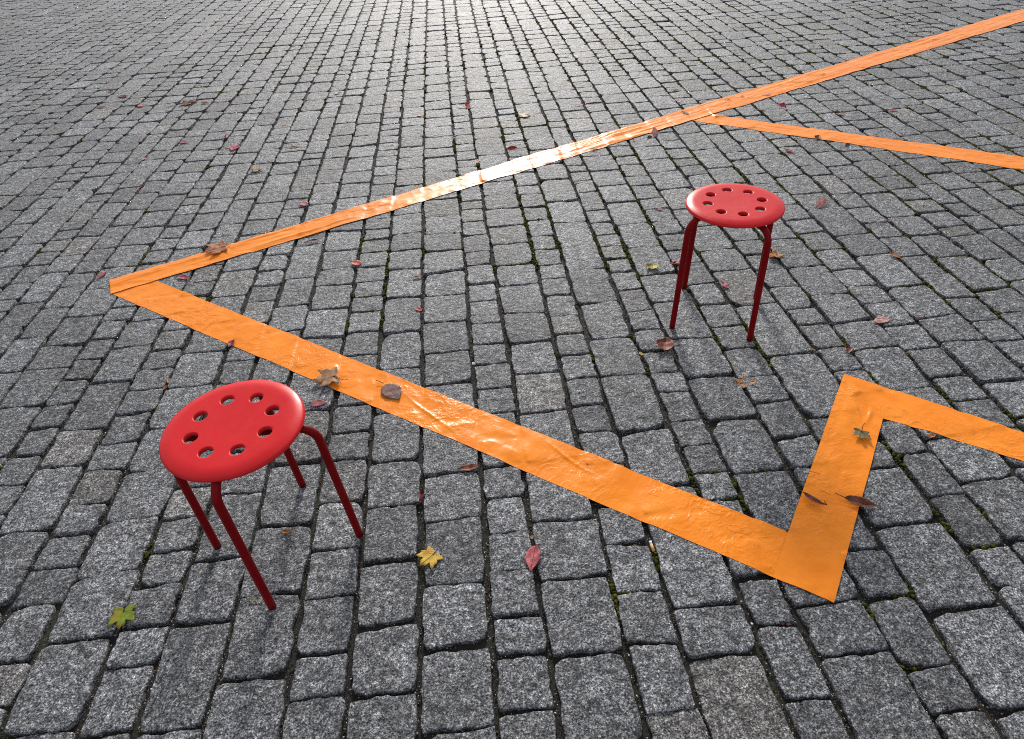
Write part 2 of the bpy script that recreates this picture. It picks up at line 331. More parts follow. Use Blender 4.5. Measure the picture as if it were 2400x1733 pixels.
Vs, Qs, Ts, A1, A2 = [], [], [], [], []
nv = 0; joint_pts = []      # (t, s, halfwidth, long?)
def in_view(x, y, m=.35):
    z = y*cp + CAM_H*sp
    if z < .1: return False
    px = FPX*x/z; py = FPX*(y*sp - CAM_H*cp)/z
    return abs(px) < 1200*(1+m) + 200 and -900*(1+m) < py < 900*(1+m)+200
for i, js in enumerate(all_rows):
    bl, br = bounds[i], bounds[i+1]
    skew0 = random.gauss(-.022, .008)
    sk = [skew0 + random.gauss(0, .022) for _ in js]
    gap = [max(.0022, random.gauss(.0062, .0024)) for _ in js]
    for k in range(len(js)-1):
        s0, s1 = js[k], js[k+1]; sm = (s0+s1)/2
        tL = np.interp(sm, *bl); tR = np.interp(sm, *br); tm = (tL+tR)/2
        X, Y = xy(tm, sm)
        if not in_view(X, Y): continue
        w = tR-tL; dist = math.hypot(X, Y)
        inner = -2.2 < X < 2.2 and Y < 4.6
        N = 40 if dist < 3 else (32 if dist < 5 else 20)
        gl, gr = max(.002, random.gauss(.0058, .0022)), max(.002, random.gauss(.0058, .0022))
        c = []
        for (s, sgn, q) in ((s0, 1, k), (s1, -1, k+1)):
            for side in (0, 1):
                t = np.interp(s, *(bl if side == 0 else br)) + (gl if side == 0 else -gr) + random.gauss(0, .0016)
                d = (t-tm); c.append((t, s + sk[q]*d + sgn*gap[q]/2 + random.gauss(0, .0032)))
        c00, c10, c01, c11 = [np.array(q) for q in c]     # (left near)(right near)(left far)(right far)
        a = np.linspace(0, 2*np.pi, N, endpoint=False)+.02
        n_ = random.uniform(16, 42) if random.random() < .82 else random.uniform(9, 14)
        ca, sa = np.cos(a), np.sin(a)
        rr = (np.abs(ca)**n_+np.abs(sa)**n_)**(-1/n_)
        # knock a corner off now and then
        if random.random() < .33:
            qa = random.choice((.785, 2.356, 3.927, 5.498)); dd = np.abs((a-qa+np.pi) % (2*np.pi)-np.pi)
            rr *= 1-random.uniform(.04, .13)*np.exp(-(dd/.16)**2)
        u, v = (rr*ca+1)/2, (rr*sa+1)/2
        # more vertices towards the corners
        P = (c00[None]*((1-u)*(1-v))[:, None]+c10[None]*(u*(1-v))[:, None]+c01[None]*((1-u)*v)[:, None]+c11[None]*(u*v)[:, None])
        ctr = P.mean(0); D = P-ctr; rad = np.hypot(D[:, 0], D[:, 1]); U = D/rad[:, None]
        o1, o2 = random.uniform(0, 99), random.uniform(0, 99)
        nz = np.array([noise.noise((p[0]*22, p[1]*22, o1))*.0060 + noise.noise((p[0]*85, p[1]*85, o2))*.0042 for p in P]) if dist < 7 else rng.normal(0, .0012, N)
        rad = rad+nz-.0010
        hb = max(-.003, min(.0025, random.gauss(0, .0014))); tx, ty = random.gauss(0, .013), random.gauss(0, .013)
        rnd_e = random.uniform(.5, 1.5)
        ringdef = [(.0015, -.05), (0, -.010), (.0003, -.0032), (.0010*rnd_e, -.0014), (.0028*rnd_e, -.0005), (.009*rnd_e, 0)]
        rings = []
        for dd, z in ringdef:
            rr_ = np.maximum(rad-dd, rad*.4)
            pts = ctr+U*rr_[:, None]; rings.append((pts, np.full(N, z)))
        for f in (.62, .30):
            pts = ctr+U*((rad-.011*rnd_e)*f)[:, None]; rings.append((pts, np.full(N, .0002)))
        base = nv
        for ri, (pts, z) in enumerate(rings):
            zz = z + hb + tx*(pts[:, 0]-ctr[0]) + ty*(pts[:, 1]-ctr[1])
            if ri >= 2 and dist < 7:
                zz = zz + np.array([noise.noise((p[0]*26, p[1]*26, o1+5))*.0028 for p in pts])
            XX = pts[:, 0]*cT+pts[:, 1]*sT; YY = -pts[:, 0]*sT+pts[:, 1]*cT
            Vs.append(np.stack([XX, YY, zz], 1))
        cx, cy = xy(*ctr); Vs.append(np.array([[cx, cy, hb+.0004]]))
        nr = len(rings); ii = np.arange(N); jj = (ii+1) % N
        for r_ in range(nr-1):
            b0 = base+r_*N; b1 = b0+N
            Qs.append(np.stack([b0+ii, b0+jj, b1+jj, b1+ii], 1))
        b0 = base+(nr-1)*N; Ts.append(np.stack([b0+ii, b0+jj, np.full(N, base+nr*N)], 1))
        cnt = nr*N+1; nv += cnt
        A1.append(np.full(cnt, min(1.3, max(.72, random.gauss(1.0, .14))))); A2.append(np.full(cnt, random.random()))
        if dist < 7.5:
            joint_pts.append((c00, c01, gl, 1)); joint_pts.append((c10, c11, gr, -1)); joint_pts.append((c00, c10, gap[k]/2, 2)); 
pav = big_mesh('cobble_paving', np.concatenate(Vs), np.concatenate(Qs), np.concatenate(Ts), granite(),
               {'tone': np.concatenate(A1), 'rnd': np.concatenate(A2)})
tag(pav, kind='structure')
gr_ = make_mesh('ground', [(-60, -40, -.0145), (60, -40, -.0145), (60, 90, -.0145), (-60, 90, -.0145)], [(0, 1, 2, 3)], soil(), smooth=False)
tag(gr_, kind='structure')

# moss cushions and grit in the joints
def ico():
    import bmesh
    bm = bmesh.new(); bmesh.ops.create_icosphere(bm, subdivisions=1, radius=1); bm.verts.ensure_lookup_table()
    v = np.array([q.co[:] for q in bm.verts]); f = np.array([[w.index for w in q.verts] for q in bm.faces]); bm.free(); return v, f
iv, iff = ico()
octv = np.array([(1, 0, 0), (-1, 0, 0), (0, 1, 0), (0, -1, 0), (0, 0, 1), (0, 0, -1)], float)
octf = np.array([(0, 2, 4), (2, 1, 4), (1, 3, 4), (3, 0, 4), (2, 0, 5), (1, 2, 5), (3, 1, 5), (0, 3, 5)])

# ---------------------------------------------------------------- orange tape
bpy.context.view_layer.update()
STRIPS = []
def tape(label, A0, A1, B0, B1, z0, lay, seed, mat, amp_long, amp_cross, folds=()):
    A0, A1, B0, B1 = [np.array(q, float) for q in (A0, A1, B0, B1)]
    L = max(np.hypot(*(A1-A0)), np.hypot(*(B1-B0))); W = .15
    na = int(L/.0045); nb = 36
    ua, ub = np.meshgrid(np.linspace(0, 1, na), np.linspace(0, 1, nb), indexing='ij')
    P = (A0*(1-ua)[..., None]+A1*ua[..., None])*(1-ub)[..., None] + (B0*(1-ua)[..., None]+B1*ua[..., None])*ub[..., None]
    X, Y = P[..., 0].ravel(), P[..., 1].ravel()
    ax = (A1-A0)/np.hypot(*(A1-A0)); al = X*ax[0]+Y*ax[1]; ac = -X*ax[1]+Y*ax[0]
    # wavering edges
    ed = np.array([noise.noise((a*5, seed, 0)) for a in al])*.0016
    e1 = (ub.ravel() < .001)*1.0 - (ub.ravel() > .999)*1.0
    hz = np.full(len(X), -.006)       # height of the stones underneath
    for q_ in range(len(X)):
        hit, pt, _n, _i = pav.ray_cast((X[q_], Y[q_], .05), (0, 0, -1), distance=.056)
        if hit: hz[q_] = pt[2]
    H = np.maximum(hz, -.0035).reshape(na, nb); hz = hz.reshape(na, nb)
    def blur(M, k):
        for ax_ in (0, 1):
            pad = [(k, k) if q_ == ax_ else (0, 0) for q_ in (0, 1)]; Mp = np.pad(M, pad, 'edge')
            M = sum(np.roll(Mp, sh, ax_) for sh in range(-k, k+1))/(2*k+1)
            M = M[k:-k, :] if ax_ == 0 else M[:, k:-k]
        return M
    drape = np.maximum(blur(blur(H, 4 if amp_cross > .00065 else 7), 5)+.0004, hz+.0006); drape = np.maximum(blur(drape, 2), hz+.0004).ravel()
    zl = np.array([noise.noise((a*2.2, c*30, seed)) + .5*noise.noise((a*5, c*70, seed+3)) for a, c in zip(al, ac)])
    zc = np.array([noise.noise((a*20+c*9, c*16, seed+7)) + .45*noise.noise((a*52, c*34, seed+9)) for a, c in zip(al, ac)])
    rg = np.array([max(0, 1-abs(noise.noise((a*13+4*noise.noise((a*6, c*9, seed)), c*22, seed+31)))*5)**2 for a, c in zip(al, ac)])
    zc = np.maximum(zc, -.25)+.8*rg*np.array([max(0, min(1, .2+3*noise.noise((a*2.1, seed+50, 0)))) for a in al]); lm = np.array([.45+.9*max(0, noise.noise((a*1.4, seed+20, 0))+.25) for a in al])
    Z = drape + np.maximum(0, amp_long*.3 + amp_long*zl*lm) + np.maximum(0, amp_cross*(.25+zc)*lm)
    mid = (al.min()+al.max())/2
    for (fa, fl, fc, fw, fh, fs) in folds:   # ridge: along, length, across 0..1, width, height, slant
        q = ub.ravel()*W; dd = (q-fc*W)-fs*(al-al.min()-fa)-.010*np.sin((al-al.min()-fa)/fl*1.6+fa*9)*.6
        Z += fh*np.exp(-(dd/fw)**2)*np.exp(-((al-al.min()-fa)/fl)**2)
    Z += lay
    X = X-ax[1]*ed*np.abs(e1); Y = Y+ax[0]*ed*np.abs(e1)
    org = (A0+B0)/2; ang = math.atan2(ax[1], ax[0])
    dx, dy = X-org[0], Y-org[1]
    V = np.stack([dx*math.cos(ang)+dy*math.sin(ang), -dx*math.sin(ang)+dy*math.cos(ang), Z], 1)
    # closed thin sheet: top and bottom
    n = na*nb; VB = V.copy(); VB[:, 2] -= .0004
    i, j = np.meshgrid(np.arange(na-1), np.arange(nb-1), indexing='ij'); q = (i*nb+j).ravel()
    top = np.stack([q, q+nb, q+nb+1, q+1], 1); cr_ = np.cross(V[top[0, 1]]-V[top[0, 0]], V[top[0, 3]]-V[top[0, 0]])
    if cr_[2] < 0: top = top[:, ::-1]
    bot = top[:, ::-1]+n
    o = big_mesh('tape_strip', np.concatenate([V, VB]), np.concatenate([top, bot]), np.zeros((0, 3), int), mat)
    o.location = (org[0], org[1], 0); o.rotation_euler = (0, 0, ang)
    tag(o, label, 'tape', 'orange tape strips stuck on the paving')
    STRIPS.append((A0, A1, B1, B0)); return o
tm1, tm2 = tape_mat('orange_tape_creased', True), tape_mat('orange_tape_crinkled', False)
def along(a, b, l):
    a, b = np.array(a), np.array(b); d = (b-a)/np.hypot(*(b-a)); return tuple(b+d*l)
Z0 = .0040
tape('near orange strip running from the sharp left corner down to the lower right corner',
     (-1.6509, 2.5774), along((-1.5465, 2.5057), (.6908, .9687), .10), (-1.7251, 2.4317), (.7220, .7647), Z0, 0, 1.3, tm2, .0006, .0010,
     folds=[(1.72, .10, .60, .0045, .0035, .30), (2.22, .08, .3, .0045, .003, .22), (.62, .012, .8, .03, .003, 2.0)])
tape('long upper orange strip with lengthwise creases and white glare in its middle',
     (-1.7798, 2.5465), along((-1.7798, 2.5465), (1.7708, 4.4600), 3.9), (-1.7214, 2.4231), along((-1.7214, 2.4231), (2.0306, 4.3869), 3.65), Z0, .0016, 5.1, tm1, .0050, .0006)
tape('right-hand far orange strip leaving the upper strip and sloping down to the right',
     (1.246, 4.145), along((1.4502, 4.0006), (2.3911, 3.3353), 1.5), (1.214, 3.985), along((1.406, 3.8558), (2.3129, 3.1946), 1.5), Z0, .0004, 9.4, tm1, .0012, .0005)
tape('last orange strip going off to the right from the upper right corner',
     (1.1036, 1.5614), along((1.1036, 1.5614), (1.3123, 1.3951), .85), (1.0478, 1.4034), along((1.0478, 1.4034), (1.2424, 1.2695), .85), Z0, 0, 14.2, tm2, .0004, .0010)
tape('short broad orange strip joining the two right corners, with leaves on both edges',
     (1.1036, 1.5614), (.6044, .8446), (1.1285, 1.3478), (.7220, .7647), Z0, .0016, 17.7, tm2, .0014, .0007,
     folds=[(.16, .035, .45, .006, .0028, .45), (.17, .05, .70, .006, .0032, -.08), (.08, .035, .35, .006, .0025, -.9)])
STRIP_PTS = [[(float(a[0]), float(a[1])) for a in q] for q in STRIPS]
def on_tape(x, y):
    for q in STRIP_PTS:
        pos = neg = True
        for i in range(4):
            ax, ay = q[i]; bx, by = q[(i+1) % 4]
            v = (bx-ax)*(y-ay)-(by-ay)*(x-ax)
            if v <= 0: pos = False
            if v >= 0: neg = False
        if pos or neg: return True
    return False

# moss and grit between the stones
mv, mf, ma, gv, gf, ga = [], [], [], [], [], []
nm = ng = 0
for (pa, pb, hw, kind) in joint_pts:
    L = float(np.hypot(*(pb-pa))); n = int(L/.0034)
    for q in range(n):
        f = random.random(); t, s = pa*(1-f)+pb*f
        off = random.gauss(.55, .5)*hw
        if kind == 1: t -= off
        elif kind == -1: t += off
        else: s -= off
        x, y = xy(t, s); d = math.hypot(x, y)
        if on_tape(x, y): continue
        mo = noise.noise((x*2.6, y*2.6, 3.1))*.75 + noise.noise((x*11, y*11, 8.7))*.6
        thr = .46 - .20*max(-1, min(1, x/1.2)) - .24*max(0, min(1, (y-1.0)/1.5))
        if mo > thr and random.random() < .7:
            r = random.uniform(.0016, .0056)*(1+.25*min(3, d/2.5))
            v = iv*np.array([r, r, r*random.uniform(.6, 1.2)])*(1+rng.uniform(-.35, .45, (len(iv), 1)))
            v = v+np.array([x, y, random.uniform(-.014, -.0050)+.004*min(1, mo)])
            mv.append(v); mf.append(iff+nm); ma.append(np.clip(rng.normal(.45+mo*.25, .16, len(iv)), 0, 1)); nm += len(iv)
        elif random.random() < .62 and d < 5:
            r = random.uniform(.0006, .0020)*(1+.2*min(3, d/2))
            if random.random() < .04: r *= 1.9
            v = octv*np.array([r*random.uniform(.8, 1.7), r*random.uniform(.7, 1.3), r*.8])*(1+rng.uniform(-.3, .3, (6, 1)))
            an = random.random()*3; ca, sa = math.cos(an), math.sin(an)
            v = np.stack([v[:, 0]*ca-v[:, 1]*sa, v[:, 0]*sa+v[:, 1]*ca, v[:, 2]], 1)+np.array([x, y, random.uniform(-.0145, -.009)])
            gv.append(v); gf.append(octf+ng); ga.append(np.full(6, random.random()**1.25)); ng += 6
E4 = np.zeros((0, 4), int)
tag(big_mesh('moss', np.concatenate(mv), E4, np.concatenate(mf), moss_mat(), {'tone': np.concatenate(ma)}), kind='stuff')
go = big_mesh('grit', np.concatenate(gv), E4, np.concatenate(gf), grit_mat(), {'tone': np.concatenate(ga)})
tag(go, kind='stuff')
print('stone verts', nv, 'moss', nm, 'grit', ng)

# ---------------------------------------------------------------- stools
seat_m = red_mat('red_plastic', (.56, .016, .019), .31, .13)
leg_m = red_mat('red_lacquer', (.175, .001, .0024), .40, .10)
def tube(path, rad, nseg=20, cap=True):
    path = [Vector(p) for p in path]; V, F = [], []; n = len(path)
    ref = None
    for i, p in enumerate(path):
        d = (path[min(i+1, n-1)]-path[max(i-1, 0)]).normalized()
        if ref is None: ref = d.orthogonal().normalized()
        ref = (ref-d*ref.dot(d)).normalized(); bi = d.cross(ref)
        r = rad[i] if isinstance(rad, (list, tuple)) else rad
        for k in range(nseg):
            a = 2*math.pi*k/nseg; V.append(p+ref*(r*math.cos(a))+bi*(r*math.sin(a)))
    for i in range(n-1):
        for k in range(nseg):
            k2 = (k+1) % nseg; F.append((i*nseg+k, i*nseg+k2, (i+1)*nseg+k2, (i+1)*nseg+k))
    if cap: F.append(tuple(reversed(range(nseg)))); F.append(tuple((n-1)*nseg+k for k in range(nseg)))
    return V, F
def seat_geo():
    V, F = [], []
    top = lambda r: .4465 - .0022*math.exp(-(r/.075)**2) if r < .128 else .4465-.0022*math.exp(-(.128/.075)**2) - .0075*((r-.128)/.032)**2.0
    th = .0060; r0, r1, HR, RH = .058, .122, .0158, .0900
    def ring(r, z, n=96, a0=0):
        i = len(V); V.extend((r*math.cos(a0+2*math.pi*k/n), r*math.sin(a0+2*math.pi*k/n), z) for k in range(n)); return i
    def join(i, j, n=96):
        for k in range(n): F.append((i+k, i+(k+1) % n, j+(k+1) % n, j+k))
    n = 96; A0 = R(0)
    # centre
    for side in (0, 1):
        dz = 0 if side == 0 else -th
        i = len(V); V.append((0, 0, top(0)+dz)); prev = None
        for r in (.012, .025, .040, .050, r0):
            c = ring(r, top(r)+dz)
            if prev is None:
                for k in range(n): F.append((i, c+k, c+(k+1) % n) if side == 0 else (i, c+(k+1) % n, c+k))
            elif side == 0: join(prev, c)
            else: join(c, prev)
            prev = c
    # outer dish, rim and underside
    prof = [(r, top(r)) for r in (r1, .128, .134, .140, .146, .151, .155, .158)]
    prof += [(.1594, .4370), (.1602, .4352), (.1602, .4325), (.1592, .4308), (.1574, .4312), (.1555, .4330), (.152, .4352), (.146, .4375), (.138, .4398), (.128, top(.128)-th), (r1, top(r1)-th)]
    prev = None
    for r, z in prof:
        c = ring(r, z)
        if prev is not None: join(prev, c)
        prev = c
    # sectors, each with one hole; 12 points across each sector
    for h in range(8):
        a_c = R(45*h); m = 12
        rect = []
        rr = [r0+(r1-r0)*q/8 for q in range(9)]
        aa = [a_c-R(22.5)+R(45)*q/m for q in range(m+1)]
        rect += [(r0, a) for a in aa[:-1]] + [(r, aa[-1]) for r in rr[:-1]] + [(r1, a) for a in reversed(aa[1:])] + [(r, aa[0]) for r in reversed(rr[1:])]
        nn = len(rect); hc = (RH*math.cos(a_c), RH*math.sin(a_c))
        out = [(r*math.cos(a), r*math.sin(a)) for r, a in rect]
        angs = [math.atan2(y-hc[1], x-hc[0]) for x, y in out]
        cir = [(hc[0]+HR*math.cos(g), hc[1]+HR*math.sin(g)) for g in angs]
        cin = [(hc[0]+(HR+.0012)*math.cos(g), hc[1]+(HR+.0012)*math.sin(g)) for g in angs]
        loops = []
        for f in (0, .3, .6, .85):
            loops.append([(o[0]*(1-f)+c[0]*f, o[1]*(1-f)+c[1]*f) for o, c in zip(out, cin)])
        zt = top(RH)
        seq = [[(x, y, top(math.hypot(x, y))) for x, y in lp] for lp in loops]
        seq.append([(x, y, zt) for x, y in cin]); seq.append([(x, y, zt-.0009) for x, y in cir])
        seq.append([(x, y, zt-th-.005) for x, y in cir])
        seq += [[(x, y, top(math.hypot(x, y))-th-(.005 if q == 0 else 0)) for x, y in lp] for q, lp in enumerate(reversed(loops))]
        prev = None
        for lp in seq:
            i = len(V); V.extend(lp)
            if prev is not None:
                for k in range(nn):
                    k2 = (k+1) % nn; F.append((prev+k, prev+k2, i+k2, i+k))
            prev = i
    return V, F
SV, SF = seat_geo()
def leg_geo(drop=0):
    foot, br, zt, rb = .1945, .160, .4315-drop, .045
    # horizontal arm under the seat, a bend, then straight and splayed to the ground
    d = Vector((foot-br-.018, 0, -(zt-.03))).normalized(); sl = math.atan2(-d.z, d.x)   # angle below horizontal
    path = [(.012, 0, zt), (.05, 0, zt), (.09, 0, zt)]
    cx = br-rb*.55; 
    for q in range(0, 11):
        a = sl*q/10; path.append((cx+rb*math.sin(a), 0, zt-rb*(1-math.cos(a))))
    e = Vector(path[-1]); f = Vector((foot, 0, .001))
    for q in (.25, .5, .75, .93, 1): path.append(tuple(e.lerp(f, q)))
    return tube(path, .0103, 24)
def make_stool(x, y, ph, label):
    r = bpy.data.objects.new('stool', None); COL.objects.link(r); r.location = (x, y, .001); r.rotation_euler = (0, 0, ph)
    tag(r, label, 'stool', 'round red metal and plastic stools')
    s = make_mesh('seat', SV, SF, seat_m, r); s.location = (0, 0, .0085); s.rotation_euler = (0, 0, R(22.5))
    import bmesh
    bm = bmesh.new(); bm.from_mesh(s.data); bmesh.ops.remove_doubles(bm, verts=bm.verts, dist=.00005); bmesh.ops.recalc_face_normals(bm, faces=bm.faces)
    bm.to_mesh(s.data); bm.free(); s.data.polygons.foreach_set('use_smooth', [True]*len(s.data.polygons))
    for k in range(4):
        V, F = leg_geo(0 if k % 2 == 0 else .008)
        make_mesh('leg', V, F, leg_m, r, rot=(0, 0, k*math.pi/2))
    return r
def copy_tree(o, parent=None):
    c = o.copy(); COL.objects.link(c); c.parent = parent
    for ch in list(o.children): copy_tree(ch, c)
    return c
st1 = make_stool(-.6443, 1.0598, -1.56332, 'larger red stool standing nearest the camera at the left, below the near strip')
st2 = copy_tree(st1); st2.location = (.78662, 1.95559, .001); st2.rotation_euler = (0, 0, -2.765)
st2['label'] = 'red stool farther off at the upper right, with a white sheen on its rim'

